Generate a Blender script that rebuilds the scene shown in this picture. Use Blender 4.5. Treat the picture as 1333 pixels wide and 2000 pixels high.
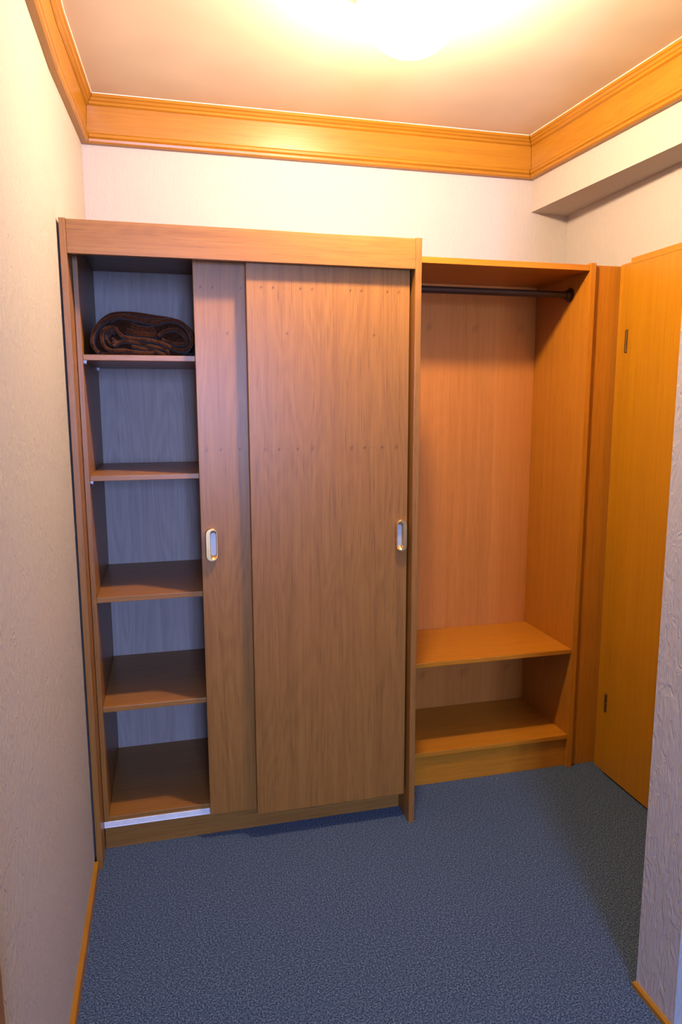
import bpy, bmesh, math, random
from mathutils import Vector, Matrix
random.seed(7)
for o in list(bpy.data.objects): bpy.data.objects.remove(o)
S = bpy.context.scene
C = S.collection

# ------------------------------------------------------------------ camera
cam_d = bpy.data.cameras.new('camera')
cam = bpy.data.objects.new('camera', cam_d); C.objects.link(cam)
cam_d.sensor_fit = 'HORIZONTAL'; cam_d.sensor_width = 24.0; cam_d.lens = 24.0 * 1369.37 / 1333
cam_d.clip_start = 0.02
yaw, pitch, roll = -0.2426, -0.1510, -0.0027
fw = Vector((-math.sin(yaw)*math.cos(pitch), math.cos(yaw)*math.cos(pitch), math.sin(pitch)))
rt = Vector((math.cos(yaw), math.sin(yaw), 0)); up = rt.cross(fw)
r2 = rt*math.cos(roll) + up*math.sin(roll); u2 = -rt*math.sin(roll) + up*math.cos(roll)
M4 = Matrix((r2, u2, -fw)).transposed().to_4x4(); M4.translation = (0.2793, -2.8597, 1.5057)
cam.matrix_world = M4
S.camera = cam

# ------------------------------------------------------------------ world, lights, exposure
SKY = (0.36, 0.48, 1.0); SKY_STRENGTH = 100.0
LAMP_COLOR = (1.0, 0.67, 0.41); LAMP_STRENGTH = 8.0; BULB_POWER = 240.0
w = bpy.data.worlds.new('world'); S.world = w; w.use_nodes = True
bg = w.node_tree.nodes['Background']; bg.inputs[0].default_value = (*SKY, 1); bg.inputs[1].default_value = SKY_STRENGTH
WX0, WX1, WZ0, WZ1, WY = 0.12, 0.84, 1.00, 2.25, -5.2          # the bedroom window behind the camera
pl = bpy.data.lights.new('window_portal', 'AREA'); pl.shape = 'RECTANGLE'
pl.size = WX1-WX0; pl.size_y = WZ1-WZ0; pl.cycles.is_portal = True
po = bpy.data.objects.new('window_portal', pl); C.objects.link(po)
po.location = ((WX0+WX1)/2, WY-0.02, (WZ0+WZ1)/2); po.rotation_euler = (math.pi/2, 0, 0)
S.view_settings.view_transform = 'Standard'; S.view_settings.look = 'None'
S.view_settings.exposure = -0.08; S.view_settings.gamma = 1.0
S.view_settings.use_curve_mapping = False

# ------------------------------------------------------------------ materials
def new_mat(name):
    m = bpy.data.materials.new(name); m.use_nodes = True
    nt = m.node_tree; b = nt.nodes['Principled BSDF']
    return m, nt, b
def node(nt, t, **k):
    n = nt.nodes.new(t)
    for a, v in k.items(): setattr(n, a, v)
    return n
def ramp(nt, stops):
    n = nt.nodes.new('ShaderNodeValToRGB'); cr = n.color_ramp
    while len(cr.elements) < len(stops): cr.elements.new(0.5)
    for e, (p, c) in zip(cr.elements, stops): e.position = p; e.color = (*c, 1)
    return n
def mth(nt, op, a, b=None, c=None):
    n = nt.nodes.new('ShaderNodeMath'); n.operation = op
    for i, v in enumerate((a, b, c)):
        if v is None: continue
        if isinstance(v, (int, float)): n.inputs[i].default_value = v
        else: nt.links.new(v, n.inputs[i])
    return n.outputs[0]
def mixc(nt, fac, a, b, mode='MIX'):
    n = nt.nodes.new('ShaderNodeMix'); n.data_type = 'RGBA'; n.blend_type = mode
    for s, v in ((n.inputs[0], fac), (n.inputs[6], a), (n.inputs[7], b)):
        if isinstance(v, (int, float)): s.default_value = v
        elif isinstance(v, tuple): s.default_value = (*v, 1)
        else: nt.links.new(v, s)
    return n.outputs[2]

def wood(name, dark, light, axis='z', rough=0.36, coat=0.0, strip=None, knots=None, figure=0.5, pore=0.5, bump=0.05, shift=True):
    """oak veneer: long fine grain along one axis, soft cathedral figure, darker pores; strip = veneer leaf width"""
    m, nt, b = new_mat(name); L = nt.links.new
    tc = node(nt, 'ShaderNodeTexCoord'); oi = node(nt, 'ShaderNodeObjectInfo')
    sep = node(nt, 'ShaderNodeSeparateXYZ'); L(tc.outputs['Object'], sep.inputs[0])
    x, y, z = sep.outputs
    off = mth(nt, 'MULTIPLY', oi.outputs['Random'], 7.0) if shift else 0.0
    along, c1, c2 = {'z': (z, x, y), 'x': (x, z, y), 'y': (y, x, z)}[axis]
    lu = None
    if strip:
        cell = mth(nt, 'FLOOR', mth(nt, 'DIVIDE', mth(nt, 'SUBTRACT', c1, strip[1]), strip[0]))
        wn = node(nt, 'ShaderNodeTexWhiteNoise', noise_dimensions='1D'); L(cell, wn.inputs['W']); lu = wn.outputs['Value']
    def vec(a, bb, cc):
        n = node(nt, 'ShaderNodeCombineXYZ')
        for i, v in enumerate((a, bb, cc)):
            if isinstance(v, (int, float)): n.inputs[i].default_value = v
            else: L(v, n.inputs[i])
        return n.outputs[0]
    c1o = mth(nt, 'ADD', c1, off)
    def noise(fa, fc, det=3.0, rgh=0.6, dist=0.0):
        n = node(nt, 'ShaderNodeTexNoise'); n.inputs['Scale'].default_value = 1
        n.inputs['Detail'].default_value = det; n.inputs['Roughness'].default_value = rgh; n.inputs['Distortion'].default_value = dist
        L(vec(mth(nt, 'MULTIPLY', c1o, fc), mth(nt, 'MULTIPLY', c2, fc), mth(nt, 'MULTIPLY', along, fa)), n.inputs['Vector'])
        return n.outputs['Fac']
    big = noise(0.7, 5.0, 2, 0.5)                       # slow figure
    fine = noise(3.5, 210.0, 4, 0.65)                   # fibre
    med = noise(0.7, 42.0, 3, 0.6)                      # streaks
    ringarg = mth(nt, 'ADD', mth(nt, 'MULTIPLY', big, 140.0), mth(nt, 'MULTIPLY', med, 5.0))
    ring = mth(nt, 'MULTIPLY_ADD', mth(nt, 'SINE', ringarg), 0.5, 0.5)
    t = mth(nt, 'ADD', mth(nt, 'MULTIPLY', fine, 0.55), mth(nt, 'MULTIPLY', med, 0.45))
    t = mth(nt, 'ADD', t, mth(nt, 'MULTIPLY', mth(nt, 'SUBTRACT', ring, 0.5), 0.13*figure))
    rp = ramp(nt, [(0.28, dark), (0.72, light)]); L(t, rp.inputs[0]); col = rp.outputs[0]
    po_ = ramp(nt, [(0.30, (1, 1, 1)), (0.40, (0, 0, 0))]); L(noise(9.0, 330.0, 2, 0.5), po_.inputs[0])
    col = mixc(nt, mth(nt, 'MULTIPLY', po_.outputs[0], pore), col, tuple(v*0.55 for v in dark))
    if lu is not None:
        col = mixc(nt, mth(nt, 'MULTIPLY', lu, 0.30), col, tuple(min(1, v*1.25) for v in light))
    if knots:
        # small dark knots repeating from veneer leaf to veneer leaf (period, list of (c1, along, radius, strength))
        per, orig, lst = knots
        cm = mth(nt, 'SUBTRACT', c1, orig)
        if per: cm = mth(nt, 'FLOORED_MODULO', cm, per)
        tot = None
        for (ka, kb, kr, ks) in lst:
            da = mth(nt, 'DIVIDE', mth(nt, 'SUBTRACT', cm, ka), kr)
            db = mth(nt, 'DIVIDE', mth(nt, 'SUBTRACT', along, kb), kr*1.1)
            db = mth(nt, 'SUBTRACT', db, mth(nt, 'MULTIPLY', da, 0.5))
            d2 = mth(nt, 'ADD', mth(nt, 'MULTIPLY', da, da), mth(nt, 'MULTIPLY', db, db))
            g = mth(nt, 'MULTIPLY', mth(nt, 'POWER', 2.718, mth(nt, 'MULTIPLY', d2, -1.0)), ks)
            tot = g if tot is None else mth(nt, 'MAXIMUM', tot, g)
        col = mixc(nt, tot, col, tuple(v*0.08 for v in dark))
    L(col, b.inputs['Base Color'])
    b.inputs['Roughness'].default_value = rough; b.inputs['Coat Weight'].default_value = coat
    b.inputs['Coat Roughness'].default_value = 0.25; b.inputs['Specular IOR Level'].default_value = 0.4
    bp = node(nt, 'ShaderNodeBump'); bp.inputs['Strength'].default_value = bump*2; bp.inputs['Distance'].default_value = 0.002
    L(fine, bp.inputs['Height']); L(bp.outputs[0], b.inputs['Normal'])
    return m

WD, WL = (0.205, 0.087, 0.016), (0.325, 0.148, 0.032)
ND_, NL_ = (0.37, 0.138, 0.008), (0.51, 0.202, 0.014)  # niche wood: much the same oak, the lamp's orange put into its colour
M = {}
M['wood_v'] = wood('oak_veneer_upright', WD, WL, 'z')
M['wood_h'] = wood('oak_veneer_lengthwise', WD, WL, 'x')
M['niche_v'] = wood('lamplit_oak_upright', ND_, NL_, 'z', figure=.2)
M['niche_h'] = wood('lamplit_oak_lengthwise', ND_, NL_, 'x', figure=.3)
M['wood_y'] = wood('oak_veneer_depthwise', WD, WL, 'y')
KN = []
for a_, r_, s_ in ((.047, .0030, .8), (.084, .0035, .75), (.122, .002, .4), (.135, .0022, .3), (.172, .003, .85), (.210, .0045, .45), (.262, .002, .3)): KN.append((a_, 1.871, r_, s_))
for a_, r_, s_ in ((.051, .006, .35), (.096, .0035, .75), (.120, .0022, .3), (.128, .002, .3), (.157, .003, .85), (.207, .006, .4)): KN.append((a_, 1.365, r_, s_))
KN.append((.127, 1.732, .0035, .6)); KN.append((.205, 0.985, .003, .3))
M['door_front'] = wood('oak_veneer_front_door', WD, WL, 'z', knots=(.2885, .537, KN), figure=.7, shift=False)
M['door_rear'] = wood('oak_veneer_rear_door', WD, WL, 'z', knots=(.2885, .352, KN), figure=.9, shift=False)
M['niche_back'] = wood('oak_veneer_leaves', (0.34, 0.120, 0.018), (0.48, 0.186, 0.036), 'z', strip=(.208, 1.256), figure=.4, pore=.3, shift=False,
                       knots=(.208, 1.256, [(.10, .30, .018, .25), (.11, 1.83, .014, .25)]))
M['door_leaf'] = wood('orange_veneer_leaf', (0.36, 0.150, 0.004), (0.47, 0.212, 0.007), 'z', rough=.38, figure=.2, pore=.25)
M['trim_x'] = wood('golden_oak_lengthwise', (0.28, 0.118, 0.008), (0.40, 0.185, 0.014), 'x', rough=.32, coat=.15, pore=.35)
M['trim_y'] = wood('golden_oak_depthwise', (0.28, 0.118, 0.008), (0.40, 0.185, 0.014), 'y', rough=.32, coat=.15, pore=.35)
M['inner_back'] = wood('pale_grain_board', (0.25, 0.215, 0.19), (0.37, 0.325, 0.29), 'z', rough=.6, figure=.9, pore=.35)

def plain(name, col, rough=.5, metal=0.0, noise=None):
    m, nt, b = new_mat(name)
    b.inputs['Roughness'].default_value = rough; b.inputs['Metallic'].default_value = metal
    n = node(nt, 'ShaderNodeTexNoise'); n.inputs['Scale'].default_value = noise or 40
    tc = node(nt, 'ShaderNodeTexCoord'); nt.links.new(tc.outputs['Object'], n.inputs['Vector'])
    rp = ramp(nt, [(0.3, tuple(v*.93 for v in col)), (0.7, tuple(min(1, v*1.05) for v in col))])
    nt.links.new(n.outputs[0], rp.inputs[0]); nt.links.new(rp.outputs[0], b.inputs['Base Color'])
    return m
M['gold'] = plain('satin_gold_metal', (0.66, 0.45, 0.20), .34, .9)
M['silver'] = plain('silver_grey_plastic', (0.46, 0.47, 0.48), .40, .2)
M['alu'] = plain('brushed_aluminium', (0.86, 0.88, 0.92), .45, .25)
M['black_metal'] = plain('dark_bronze_tube', (0.028, 0.017, 0.012), .38, .3)
M['hinge'] = plain('aged_brass', (0.16, 0.10, 0.04), .4, .8)
M['caulk'] = plain('white_sealant', (0.82, 0.80, 0.76), .6)
M['ceiling'] = plain('cream_ceiling_paint', (0.66, 0.62, 0.50), .7, noise=3)
M['lamp_plate'] = plain('lamp_plate_enamel', (0.4, 0.4, 0.4), .5)
M['white_paint'] = plain('white_window_paint', (0.8, 0.8, 0.8), .4)

def wallpaper(name, col, strength, sx, sz):
    m, nt, b = new_mat(name); L = nt.links.new
    tc = node(nt, 'ShaderNodeTexCoord'); mp = node(nt, 'ShaderNodeMapping'); mp.inputs['Scale'].default_value = (sx, sx, sz)
    L(tc.outputs['Object'], mp.inputs[0])
    n1 = node(nt, 'ShaderNodeTexNoise'); n1.inputs['Scale'].default_value = 1; n1.inputs['Detail'].default_value = 4; n1.inputs['Distortion'].default_value = 1.6
    L(mp.outputs[0], n1.inputs['Vector'])
    r1 = ramp(nt, [(0.40, (0, 0, 0)), (0.52, (1, 1, 1)), (0.66, (.25, .25, .25))]); L(n1.outputs[0], r1.inputs[0])
    n2 = node(nt, 'ShaderNodeTexNoise'); n2.inputs['Scale'].default_value = 220; n2.inputs['Detail'].default_value = 2
    L(tc.outputs['Object'], n2.inputs['Vector'])
    h = mth(nt, 'ADD', r1.outputs[0], mth(nt, 'MULTIPLY', n2.outputs[0], 0.35))
    bp = node(nt, 'ShaderNodeBump'); bp.inputs['Strength'].default_value = strength; bp.inputs['Distance'].default_value = 0.0025
    L(h, bp.inputs['Height']); L(bp.outputs[0], b.inputs['Normal'])
    L(mixc(nt, mth(nt, 'MULTIPLY', r1.outputs[0], 0.5), tuple(v*.97 for v in col), col), b.inputs['Base Color'])
    b.inputs['Roughness'].default_value = .75; b.inputs['Specular IOR Level'].default_value = .25
    return m
M['wall_far'] = wallpaper('darkened_bedroom_wallpaper', (0.30, 0.28, 0.26), .28, 75, 16)  # unseen bedroom walls, colour darkened to cut light bouncing into the hall
M['wall'] = wallpaper('embossed_white_wallpaper', (0.44, 0.42, 0.40), .28, 75, 16)
M['wall_side'] = wallpaper('embossed_white_wallpaper_coarse', (0.44, 0.42, 0.405), .55, 42, 15)

def carpet():
    m, nt, b = new_mat('blue_fleck_carpet'); L = nt.links.new
    tc = node(nt, 'ShaderNodeTexCoord')
    n1 = node(nt, 'ShaderNodeTexNoise'); n1.inputs['Scale'].default_value = 215; n1.inputs['Detail'].default_value = 3; n1.inputs['Roughness'].default_value = .6
    L(tc.outputs['Object'], n1.inputs['Vector'])
    r1 = ramp(nt, [(0.36, (0.006, 0.016, 0.042)), (0.50, (0.035, 0.068, 0.128)), (0.66, (0.14, 0.190, 0.265))]); L(n1.outputs[0], r1.inputs[0])
    n3 = node(nt, 'ShaderNodeTexNoise'); n3.inputs['Scale'].default_value = 5; L(tc.outputs['Object'], n3.inputs['Vector'])
    col = mixc(nt, mth(nt, 'MULTIPLY', n3.outputs[0], .2), r1.outputs[0], (0.040, 0.074, 0.118))
    L(col, b.inputs['Base Color'])
    b.inputs['Roughness'].default_value = .95; b.inputs['Specular IOR Level'].default_value = .05
    b.inputs['Sheen Weight'].default_value = .15
    bp = node(nt, 'ShaderNodeBump'); bp.inputs['Strength'].default_value = .4; bp.inputs['Distance'].default_value = .003
    L(n1.outputs[0], bp.inputs['Height']); L(bp.outputs[0], b.inputs['Normal'])
    return m
M['carpet'] = carpet()

def fleece():
    m, nt, b = new_mat('brown_fleece'); L = nt.links.new
    tc = node(nt, 'ShaderNodeTexCoord')
    n1 = node(nt, 'ShaderNodeTexNoise'); n1.inputs['Scale'].default_value = 160; n1.inputs['Detail'].default_value = 3
    L(tc.outputs['Object'], n1.inputs['Vector'])
    r1 = ramp(nt, [(0.3, (0.024, 0.008, 0.003)), (0.7, (0.060, 0.020, 0.008))]); L(n1.outputs[0], r1.inputs[0])
    L(r1.outputs[0], b.inputs['Base Color']); b.inputs['Roughness'].default_value = .95
    b.inputs['Specular IOR Level'].default_value = .05; b.inputs['Sheen Weight'].default_value = .1
    bp = node(nt, 'ShaderNodeBump'); bp.inputs['Strength'].default_value = .4; bp.inputs['Distance'].default_value = .003
    L(n1.outputs[0], bp.inputs['Height']); L(bp.outputs[0], b.inputs['Normal'])
    return m
M['fleece'] = fleece()
def glow():
    m, nt, b = new_mat('lit_opal_glass')
    b.inputs['Base Color'].default_value = (.2, .2, .2, 1); b.inputs['Roughness'].default_value = .25
    b.inputs['Emission Color'].default_value = (*LAMP_COLOR, 1); b.inputs['Emission Strength'].default_value = LAMP_STRENGTH
    tr = node(nt, 'ShaderNodeBsdfTransparent'); mx = node(nt, 'ShaderNodeMixShader'); mx.inputs[0].default_value = .5
    nt.links.new(tr.outputs[0], mx.inputs[1]); nt.links.new(b.outputs[0], mx.inputs[2])
    nt.links.new(mx.outputs[0], nt.nodes['Material Output'].inputs['Surface'])
    return m
M['opal'] = glow()

# ------------------------------------------------------------------ helpers
def link(name, me, mat, parent=None, loc=(0, 0, 0)):
    o = bpy.data.objects.new(name, me); C.objects.link(o)
    if mat: me.materials.append(M[mat])
    o.parent = parent; o.location = loc
    return o
def obj(name, bm, mat, parent=None, loc=(0, 0, 0), smooth=False):
    bmesh.ops.recalc_face_normals(bm, faces=bm.faces)
    me = bpy.data.meshes.new(name); bm.to_mesh(me); bm.free()
    if smooth:
        for p in me.polygons: p.use_smooth = True
        try: me.set_sharp_from_angle(angle=math.radians(40))
        except Exception: pass
    return link(name, me, mat, parent, loc)
def box(bm, x0, x1, y0, y1, z0, z1, bev=0.0):
    if x0 > x1: x0, x1 = x1, x0
    if y0 > y1: y0, y1 = y1, y0
    r = bmesh.ops.create_cube(bm, size=1.0)['verts']
    for v in r:
        v.co = Vector(((x0+x1)/2+v.co.x*(x1-x0), (y0+y1)/2+v.co.y*(y1-y0), (z0+z1)/2+v.co.z*(z1-z0)))
    if bev:
        es = list({e for v in r for e in v.link_edges})
        bmesh.ops.bevel(bm, geom=es, offset=bev, segments=2, affect='EDGES', profile=.6)
    return r
def boxo(name, x0, x1, y0, y1, z0, z1, mat, parent=None, bev=0.0012):
    """a board given in world coordinates; its mesh is kept relative to the parent's base"""
    px, py, pz = parent_world(parent)
    bm = bmesh.new(); box(bm, x0-px, x1-px, y0-py, y1-py, z0-pz, z1-pz, bev)
    return obj(name, bm, mat, parent)
def parent_world(p):
    v = Vector((0, 0, 0))
    while p is not None: v += p.location; p = p.parent
    return v
def prism(bm, poly, z0, z1):
    a = [bm.verts.new((x, y, z0)) for x, y in poly]; b = [bm.verts.new((x, y, z1)) for x, y in poly]
    bm.faces.new(a[::-1]); bm.faces.new(b)
    n = len(poly)
    for i in range(n): bm.faces.new((a[i], a[(i+1) % n], b[(i+1) % n], b[i]))
def sweep(bm, prof, A, B, inward, ma, mb):
    """profile (d out from the wall, z) swept from plan point A to B; ma/mb: mitre as shift along the run per unit of d"""
    A, B, n = Vector(A), Vector(B), Vector(inward); t = (B-A).normalized()
    ra = [bm.verts.new((*(A+n*d+t*ma*d), z)) for d, z in prof]; rb = [bm.verts.new((*(B+n*d+t*mb*d), z)) for d, z in prof]
    k = len(prof)
    for i in range(k): bm.faces.new((ra[i], ra[(i+1) % k], rb[(i+1) % k], rb[i]))
    bm.faces.new(ra[::-1]); bm.faces.new(rb)
def lathe(bm, prof, axis='z', seg=40, c=(0, 0, 0)):
    rings = []
    for r, h in prof:
        if r < 1e-6:
            p = {'z': (0, 0, h), 'x': (h, 0, 0)}[axis]; rings.append([bm.verts.new(Vector(p)+Vector(c))])
        else:
            ring = []
            for i in range(seg):
                a = 2*math.pi*i/seg; u, v = r*math.cos(a), r*math.sin(a)
                p = {'z': (u, v, h), 'x': (h, u, v)}[axis]; ring.append(bm.verts.new(Vector(p)+Vector(c)))
            rings.append(ring)
    for A, B in zip(rings, rings[1:]):
        for i in range(seg):
            j = (i+1) % seg
            if len(A) == 1: bm.faces.new((A[0], B[i], B[j]))
            elif len(B) == 1: bm.faces.new((A[i], A[j], B[0]))
            else: bm.faces.new((A[i], A[j], B[j], B[i]))
    for e in (rings[0], rings[-1]):
        if len(e) > 1: bm.faces.new(e)
def tag(o, label, cat=None, group=None, kind=None):
    o['label'] = label
    if cat: o['category'] = cat
    if group: o['group'] = group
    if kind: o['kind'] = kind
    return o
def struct(o, label):
    return tag(o, label, kind='structure')
def empty(name, loc):
    o = bpy.data.objects.new(name, None); C.objects.link(o); o.location = loc; o.empty_display_size = .1
    return o

# ------------------------------------------------------------------ the shell
ZC = 2.6045            # ceiling
PX, PY0, PY1 = 1.417, -1.605, -1.464     # end of the partition on the right
RX = 2.0               # right wall with the door
bm = bmesh.new(); prism(bm, [(-.15, .15), (-.15, WY-.15), (3.75, WY-.15), (3.75, .15)], -.12, 0)
struct(obj('floor', bm, 'carpet'), 'blue-grey flecked carpet covering the floor')
bm = bmesh.new(); prism(bm, [(-.15, .15), (-.15, WY-.15), (3.75, WY-.15), (3.75, .15)], ZC, ZC+.12)
struct(obj('ceiling', bm, 'ceiling'), 'plain cream ceiling lit by the round lamp')
bm = bmesh.new(); box(bm, -.15, RX+.15, 0, .15, 0, ZC)
struct(obj('wall_back', bm, 'wall'), 'white embossed wallpaper wall above the wardrobe')
bm = bmesh.new(); prism(bm, [(.0213, 0), (-.003, -.58), (-.003, WY), (-.15, WY), (-.15, 0)], 0, ZC)
struct(obj('wall_left', bm, 'wall_side'), 'long white embossed wallpaper wall on the left')
bm = bmesh.new(); prism(bm, [(RX, 0), (RX, PY1), (RX+.15, PY1), (RX+.15, 0)], 0, ZC)
struct(obj('wall_right', bm, 'wall'), 'white wallpaper wall around the orange door')
bm = bmesh.new(); prism(bm, [(PX, PY0), (PX, PY1), (3.6, PY1), (3.6, PY0)], 0, ZC)
struct(obj('wall_partition', bm, 'wall_side'), 'end of a white embossed wallpaper partition in the right foreground')
bm = bmesh.new(); box(bm, 3.6, 3.75, WY, PY1, 0, ZC)
struct(obj('wall_bedroom', bm, 'wall_far'), 'darkened beige bedroom wall to the right behind the camera')
# window wall with opening
bm = bmesh.new()
box(bm, -.15, WX0, WY-.15, WY, 0, ZC); box(bm, WX1, 3.75, WY-.15, WY, 0, ZC)
box(bm, WX0, WX1, WY-.15, WY, 0, WZ0); box(bm, WX0, WX1, WY-.15, WY, WZ1, ZC)
struct(obj('wall_window', bm, 'wall_far'), 'darkened beige wall with the daylight window behind the camera')
bm = bmesh.new()
for a in ((WX0, WX0+.06, WZ0, WZ1), (WX1-.06, WX1, WZ0, WZ1), (WX0+.06, WX1-.06, WZ0, WZ0+.06), (WX0+.06, WX1-.06, WZ1-.06, WZ1), ((WX0+WX1)/2-.03, (WX0+WX1)/2+.03, WZ0+.06, WZ1-.06)):
    box(bm, a[0], a[1], WY-.12, WY-.06, a[2], a[3])
struct(obj('window_1', bm, 'white_paint'), 'white two-light window frame behind the camera')
# soffit beam on the right: face splays slightly, underside falls towards the wall
BX0, BX1 = 1.827, 1.827+.058*1.75
bm = bmesh.new()
vs = []
for (yy, bx) in ((0.0, BX0), (PY1, BX1)):
    vs.append([bm.verts.new((bx, yy, ZC)), bm.verts.new((bx, yy, 2.317)), bm.verts.new((RX, yy, 2.312)), bm.verts.new((RX, yy, ZC))])
for i in range(4): bm.faces.new((vs[0][i], vs[0][(i+1) % 4], vs[1][(i+1) % 4], vs[1][i]))
bm.faces.new(vs[0]); bm.faces.new(vs[1][::-1])
struct(obj('wall_soffit', bm, 'wall'), 'white boxed soffit beam running along the right wall')

# crown trims: board, upper and lower moulding each
ZB0 = 2.4448
BOARD = [(0, ZB0+.034), (.020, ZB0+.034), (.026, ZC-.036), (0, ZC-.036)]
LOWER = [(0, ZB0), (.020, ZB0), (.026, ZB0+.004), (.028, ZB0+.012), (.024, ZB0+.015), (.030, ZB0+.019), (.030, ZB0+.028), (.024, ZB0+.034), (0, ZB0+.034)]
UPPER = [(0, ZC-.036), (.028, ZC-.036), (.034, ZC-.032), (.034, ZC-.024), (.039, ZC-.021), (.043, ZC-.014), (.048, ZC-.011), (.048, ZC-.002), (0, ZC-.002)]
BEAD = [(.040, ZC-.002), (.0485, ZC-.002), (.0495, ZC), (.040, ZC)]
def crown(name, A, B, inward, ma, mb, mat, label):
    bm = bmesh.new(); sweep(bm, BOARD, A, B, inward, ma, mb); root = obj(name, bm, mat)
    bm = bmesh.new(); sweep(bm, LOWER, A, B, inward, ma, mb); obj('lower_moulding', bm, mat, root)
    bm = bmesh.new(); sweep(bm, UPPER, A, B, inward, ma, mb); obj('upper_moulding', bm, mat, root)
    bm = bmesh.new(); sweep(bm, BEAD, A, B, inward, ma, mb); obj('sealant_bead', bm, 'caulk', root)
    return struct(root, label)
crown('trim_1', (.0213, 0), (BX0, 0), (0, -1), 1, -1, 'trim_x', 'golden oak crown moulding along the back wall')
crown('trim_2', (.0213, 0), (-.003, -.58), (1, 0), 1, 0, 'trim_y', 'golden oak crown moulding in the left rear corner')
crown('trim_3', (-.003, -.58), (-.003, WY), (1, 0), 0, 0, 'trim_y', 'golden oak crown moulding along the left wall')
crown('trim_4', (BX0, 0), (BX1, PY1), (-1, 0), 1, 0, 'trim_y', 'golden oak crown moulding on the right soffit')

# baseboards
def skirting(name, A, B, inward, t, h, mat, label, ma=0, mb=0):
    bm = bmesh.new(); sweep(bm, [(0, 0), (t, 0), (t, h-.003), (t-.003, h), (0, h)], A, B, inward, ma, mb)
    return struct(obj(name, bm, mat), label)
skirting('baseboard_left', (-.003, -.637), (-.003, -1.86), (1, 0), .013, .036, 'trim_y', 'narrow golden wood baseboard along the left wall')
skirting('baseboard_partition', (PX, PY1), (PX, PY0-.011), (-1, 0), .011, .016, 'trim_y', 'short golden wood baseboard at the foot of the partition end')
skirting('baseboard_bedroom', (PX, PY0), (3.6, PY0), (0, -1), .011, .016, 'trim_x', 'golden wood baseboard along the partition front')

# ------------------------------------------------------------------ doors of the room
DX = 1.975
bm = bmesh.new(); box(bm, DX, RX-.004, -1.34, -.493, .008, 2.0182, .0008)
door = obj('door_1', bm, 'door_leaf'); struct(door, 'orange veneered door leaf on the right wall')
boxo('jamb', 1.985, RX, -.491, -.419, 0, 2.030, 'door_leaf', door, .002)
boxo('jamb', 1.985, RX, -1.42, -1.343, 0, 2.030, 'door_leaf', door, .002)
boxo('head_casing', DX, RX, -1.42, -.4935, 2.0186, 2.041, 'door_leaf', door, .0008)
for z0, z1 in ((1.700, 1.782), (.268, .342)):
    bm = bmesh.new(); cz = (z0+z1)/2; hh = (z1-z0)/2
    lathe(bm, [(0, -hh-.003), (.0035, -hh-.002), (.006, -hh), (.006, -.002), (.005, -.001), (.005, .001), (.006, .002), (.006, hh), (.0035, hh+.002), (0, hh+.003)], 'z', 14, (DX-.001, -.4925, cz))
    obj('hinge', bm, 'hinge', door, smooth=True)
# casing of a second door close to the camera on the left wall
bm = bmesh.new(); box(bm, -.003, .006, -2.78, -1.945, .008, 2.0, .002)
d2 = obj('door_2', bm, 'wood_v'); struct(d2, 'brown wooden door beside the camera on the left wall')
boxo('jamb', -.003, .016, -1.944, -1.860, 0, 2.085, 'wood_v', d2, .002)
boxo('jamb', -.003, .016, -2.865, -2.781, 0, 2.085, 'wood_v', d2, .002)
boxo('head_casing', -.003, .016, -2.780, -1.945, 2.002, 2.085, 'wood_y', d2, .002)

# ------------------------------------------------------------------ wardrobe
D, HW = .6317, 2.0369
XL, XR = .0035, 1.1025
wr = empty('wardrobe', (.55, -.32, 0))
tag(wr, 'tall brown oak wardrobe with two sliding doors and open shelves on the left', 'wardrobe')
boxo('side_panel', XL, .0220, -D, -.535, 0, HW, 'wood_v', wr)
boxo('side_panel', 1.0815, XR, -D, -.004, 0, HW, 'wood_v', wr)
boxo('fascia', .0225, 1.0810, -D+.001, -D+.019, 1.9403, HW-.002, 'wood_h', wr)
boxo('carcass_side', .0230, .0385, -.533, -.010, .1068, 2.018, 'wood_v', wr)
boxo('carcass_side', 1.060, 1.0805, -.533, -.010, .1068, 2.018, 'wood_v', wr)
boxo('divider', .545, .562, -.531, -.030, .124, 1.999, 'wood_v', wr)
boxo('top_board', .039, 1.0595, -.533, -.010, 2.000, 2.018, 'wood_h', wr)
boxo('track_rail', .0225, 1.081, -.608, -.534, 1.985, 2.010, 'alu', wr)
boxo('back_panel', .039, 1.0595, -.026, -.020, .10, 1.9995, 'inner_back', wr)
SH = ((1.6626, .0175), (1.2878, .0175), (.891, .0175), (.5152, .0175))
for z, t in SH:
    boxo('shelf', .039, .5445, -.5317, -.027, z-t, z, 'wood_h', wr)
boxo('bottom_board', .039, 1.0595, -.5317, -.027, .1070, .1229, 'wood_h', wr)
bm = bmesh.new(); px, py, pz = parent_world(wr)
box(bm, .0225-px, 1.081-px, -.5185-py, -.498-py, 0, .084, .001); obj('kick_board', bm, 'wood_h', wr)
bm = bmesh.new()
box(bm, .0225-px, 1.081-px, -.5345-py, -.480-py, .0845, .0880, .0008)
box(bm, .0225-px, 1.081-px, -.5340-py, -.500-py, .0880, .1065, .0008)
obj('door_track', bm, 'alu', wr)['label'] = 'bright aluminium floor track under the sliding doors'
for z in (1.6626, 1.2878):
    for yy in (-.515, -.07):
        bm = bmesh.new()
        lathe(bm, [(0, 0), (.0035, 0), (.0035, .006), (.006, .006), (.006, .0085), (0, .0085)], 'x', 10, (.0387-px, yy-py, z-.0175-.006))
        box(bm, .0387-px, .0487-px, yy-.004-py, yy+.004-py, z-.0175-.003, z-.0176, .0006)
        obj('shelf_pin', bm, 'alu', wr)
def stadium(w_, h_, n=10):
    r = w_/2; pts = []
    for i in range(n+1): a = math.pi*i/n; pts.append((r*math.cos(a), h_/2-r+r*math.sin(a)))
    for i in range(n+1): a = math.pi+math.pi*i/n; pts.append((r*math.cos(a), -h_/2+r+r*math.sin(a)))
    return pts
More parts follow.
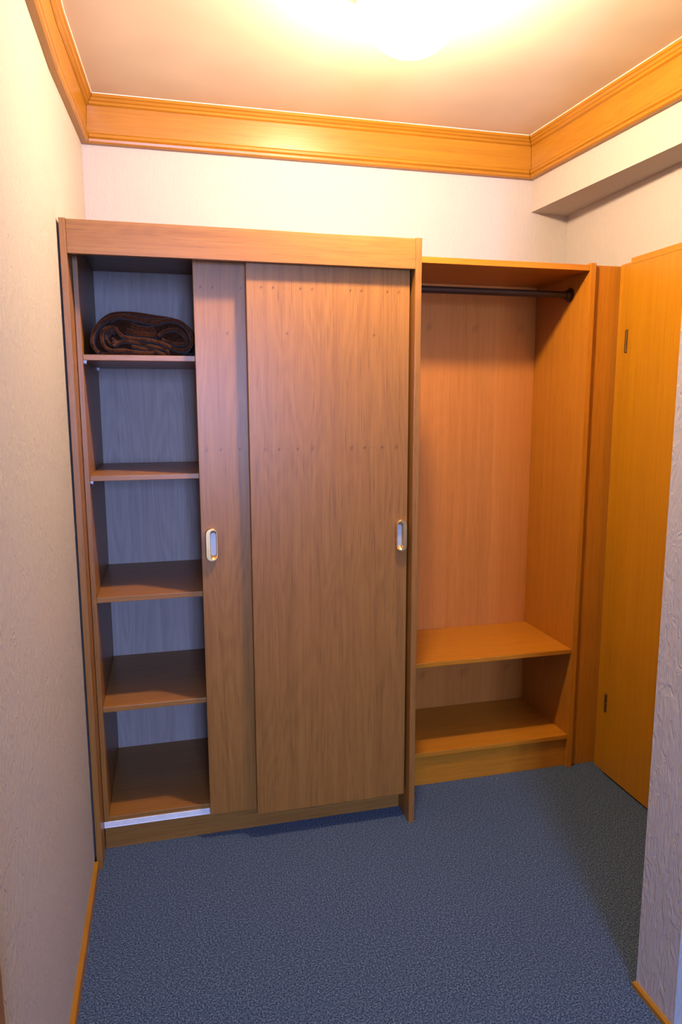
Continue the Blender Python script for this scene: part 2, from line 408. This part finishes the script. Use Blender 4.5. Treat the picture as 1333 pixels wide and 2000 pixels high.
def handle(parent, cx, fy, cz, side):
    """raised oval finger pull; the broad grip faces the door's edge (side = -1 left, +1 right)"""
    px, py, pz = parent_world(parent); ox = -side*.0055
    rings = []
    for (w_, h_, dy, o) in ((.041, .112, 0, 0), (.041, .112, -.009, 0), (.0395, .1105, -.0135, 0), (.036, .107, -.0160, 0), (.0215, .097, -.0160, ox), (.0190, .093, -.0140, ox),
                            (.0175, .078, -.0045, ox), (.0170, .076, -.0012, ox)):
        rings.append([(cx+o+u-px, fy+dy-py, cz+v-pz) for u, v in stadium(w_, h_)])
    bm = bmesh.new(); R = [[bm.verts.new(p) for p in r] for r in rings]; n = len(R[0])
    for A, B in zip(R, R[1:]):
        for i in range(n): bm.faces.new((A[i], A[(i+1) % n], B[(i+1) % n], B[i]))
    obj('handle_frame', bm, 'gold', parent, smooth=True)['label'] = 'gold oval handle rim'
    bm = bmesh.new(); st = stadium(.0185, .0775)
    a = [bm.verts.new((cx+ox+u-px, fy-.0018-py, cz+v-pz)) for u, v in st]; b = [bm.verts.new((cx+ox+u-px, fy+.001-py, cz+v-pz)) for u, v in st]
    bm.faces.new(a); bm.faces.new(b[::-1]); n = len(a)
    for i in range(n): bm.faces.new((a[i], a[(i+1) % n], b[(i+1) % n], b[i]))
    obj('handle_recess', bm, 'silver', parent)['label'] = 'silver-grey handle recess'
# doors: front one on the right, rear one slid behind it (their meshes keep world-like coordinates for the veneer pattern)
def slide_door(x0, x1, fy, zt, mat):
    bm = bmesh.new(); px, py, pz = parent_world(wr)
    box(bm, x0, x1, fy-py, fy+.018-py, .0958, zt, .0015)
    o = obj('sliding_door', bm, mat, wr); o.location.x = -px
    return o
fd = slide_door(.5374, 1.0745, -D+.035, 1.978, 'door_front')
rd = slide_door(.3769, .930, -D+.072, 1.978, 'door_rear')
handle(fd, 1.0505, -D+.035, 1.062, 1)
handle(rd, .4095, -D+.072, 1.055, -1)

# ------------------------------------------------------------------ coat niche
XN, XNR, ND = 1.8577, 1.8880, .4116
cn = empty('coat_niche', (1.48, -.2, 0))
tag(cn, 'open oak coat niche with hanging rail and low bench shelf', 'coat rack')
boxo('side_panel', XN, XN+.0225, -.4175, -.004, 0, 2.034, 'niche_v', cn)
boxo('top_board', XR+.001, XN-.0005, -ND, -.004, 2.006, 2.0274, 'niche_h', cn)
bp_ = boxo('back_panel', 0, XN-XR-.0015, -.020, -.010, .02, 2.0055, 'niche_back', None); bp_.parent = cn
bp_.location = (-1.48, .2, 0)
for v in bp_.data.vertices: v.co.x += XR+.001
boxo('bench_shelf', XR+.001, XN-.0005, -ND, -.0205, .4965, .5149, 'niche_h', cn, .002)
boxo('bottom_shelf', XR+.001, XN-.0005, -ND, -.0205, .1235, .1430, 'niche_h', cn, .002)
boxo('kick_board', XR+.001, XN-.0005, -.3995, -.382, 0, .1230, 'niche_h', cn)
boxo('filler_panel', XN+.0235, 1.9995, -.402, -.384, 0, 2.029, 'niche_v', cn)
px, py, pz = parent_world(cn)
bm = bmesh.new(); lathe(bm, [(.0135, XR+.002-px), (.0135, XN-.001-px)], 'x', 28, (0, -.284-py, 1.936))
rod = obj('hanging_rail', bm, 'black_metal', cn, smooth=True)
for s, x in ((1, XR+.001), (-1, XN-.0006)):
    bm = bmesh.new(); lathe(bm, [(.027, 0), (.027, s*.004), (.024, s*.006), (.0185, s*.007), (.0175, s*.022), (.0150, s*.024)], 'x', 28, (x-px, -.284-py, 1.936))
    obj('rail_flange', bm, 'black_metal', rod, smooth=True)

# ------------------------------------------------------------------ ceiling lamp
LX, LY, LR, LH = .93, -1.00, .150, .205
lamp = empty('ceiling_lamp', (LX, LY, ZC))
tag(lamp, 'round glowing opal glass lamp flush on the ceiling', 'lamp')
bm = bmesh.new(); lathe(bm, [(0, -.0005), (LR*1.00, -.0005), (LR*1.03, -.006), (LR*1.03, -.038), (LR*1.00, -.042), (LR*.97, -.040), (LR*.97, -.012), (0, -.010)], 'z', 48)  # deep opaque rim added to the plate to keep bulb light off the ceiling
obj('mounting_plate', bm, 'lamp_plate', lamp, smooth=True)
prof = [(LR*.95, -.030), (LR*.96, -.034)]
for i in range(0, 13):
    a = math.pi/2*i/12; prof.append((LR*.965*math.cos(a)**.85 if i < 12 else 0, -.038-(LH-.038)*math.sin(a)))
bm = bmesh.new(); lathe(bm, prof, 'z', 48)
obj('glass_dome', bm, 'opal', lamp, smooth=True)
bd = bpy.data.lights.new('bulb_light', 'POINT'); bd.color = LAMP_COLOR; bd.energy = BULB_POWER; bd.shadow_soft_size = .045
bo = bpy.data.objects.new('bulb_light', bd); C.objects.link(bo); bo.parent = lamp; bo.location = (0, 0, -.095)

# ------------------------------------------------------------------ folded blanket on the top shelf
def cr(pts, n=6):
    out = []
    P = [pts[0]]+list(pts)+[pts[-1]]
    for i in range(1, len(P)-2):
        p0, p1, p2, p3 = (Vector(P[i+k]) for k in (-1, 0, 1, 2))
        for j in range(n):
            t = j/n
            out.append(.5*((2*p1)+(-p0+p2)*t+(2*p0-5*p1+4*p2-p3)*t*t+(-p0+3*p1-3*p2+p3)*t**3))
    out.append(Vector(P[-2])); return out
BZ = 1.6635
def bpt(u, v):      # sketch units of the fold drawing -> metres (x, height above the shelf)
    return (.0325+u*.000287, (622-v)*.000290)
FOLDS = [  # (centreline, half thickness, front y)
 ([(175, 598), (125, 540), (112, 470), (140, 370), (210, 285), (310, 228), (430, 205), (560, 228), (690, 252), (800, 268), (900, 238), (1010, 238), (1110, 290), (1165, 380), (1178, 470), (1120, 545), (1030, 555), (930, 520), (820, 475), (700, 455), (560, 440), (470, 430), (405, 395), (360, 335), (290, 330), (225, 375), (215, 455), (240, 530), (320, 572), (430, 565), (520, 580), (640, 590), (760, 596)], 19, -.500),
 ([(120, 450), (130, 350), (215, 245), (330, 178), (460, 160), (640, 172), (840, 196), (1010, 226), (1130, 290), (1200, 380), (1212, 480)], 18, -.470),
 ([(300, 250), (430, 195), (600, 205), (720, 232), (860, 226), (960, 216)], 16, -.484),
 ([(322, 440), (352, 462), (318, 500), (275, 475), (262, 425), (300, 375), (350, 372)], 15, -.494),
 ([(330, 520), (420, 470), (540, 478), (680, 505), (800, 530), (890, 548), (910, 590), (860, 602), (760, 565), (640, 545), (520, 520)], 17, -.497),
 ([(810, 400), (900, 345), (1010, 330), (1090, 385), (1130, 450), (1080, 490), (960, 480), (850, 440)], 17, -.490),
 ([(520, 300), (600, 330), (700, 340), (780, 330)], 40, -.486),
 ([(470, 350), (580, 385), (720, 395), (800, 385)], 34, -.488),
 ([(200, 604), (380, 606), (620, 606), (880, 606)], 15, -.489),
]
bm = bmesh.new()
for line, ht, fy in FOLDS:
    pts = [Vector(bpt(*p)) for p in cr(line)]
    h = ht*.00029; n = len(pts)
    rows = []
    for i, p in enumerate(pts):
        t = (pts[min(i+1, n-1)]-pts[max(i-1, 0)]).normalized(); nn = Vector((-t.y, t.x))
        wob = .004*math.sin(i*.55+fy*90)
        sec = [(-1, fy+.40), (-1, fy+h*.9), (-.72, fy+h*.25), (0, fy), (.72, fy+h*.25), (1, fy+h*.9), (1, fy+.40)]
        row = []
        for s, yy in sec:
            q = p+nn*h*s
            row.append(bm.verts.new((q.x, min(yy+wob, -.045), BZ+max(q.y, .001))))
        rows.append(row)
    k = len(rows[0])
    for A, B in zip(rows, rows[1:]):
        for j in range(k-1): bm.faces.new((A[j], A[j+1], B[j+1], B[j]))
        bm.faces.new((A[k-1], A[0], B[0], B[k-1]))
    bm.faces.new(rows[0]); bm.faces.new(rows[-1][::-1])
# the mass of cloth inside the outer fold, set back from the front edges
core = cr([(170, 600), (140, 520), (150, 400), (220, 300), (330, 235), (500, 205), (800, 235), (1000, 240), (1110, 300), (1165, 400), (1160, 500), (1100, 570), (900, 604)])
fr = [bm.verts.new((bpt(*p)[0], -.435, BZ+max(bpt(*p)[1], .001))) for p in core]
bk = [bm.verts.new((bpt(*p)[0], -.06, BZ+max(bpt(*p)[1], .001))) for p in core]
bm.faces.new(fr); bm.faces.new(bk[::-1])
for i in range(len(fr)): j = (i+1) % len(fr); bm.faces.new((fr[i], fr[j], bk[j], bk[i]))
bl = obj('blanket', bm, 'fleece', smooth=True)
tag(bl, 'dark brown fleece blanket rolled and folded on the top wardrobe shelf', 'blanket')
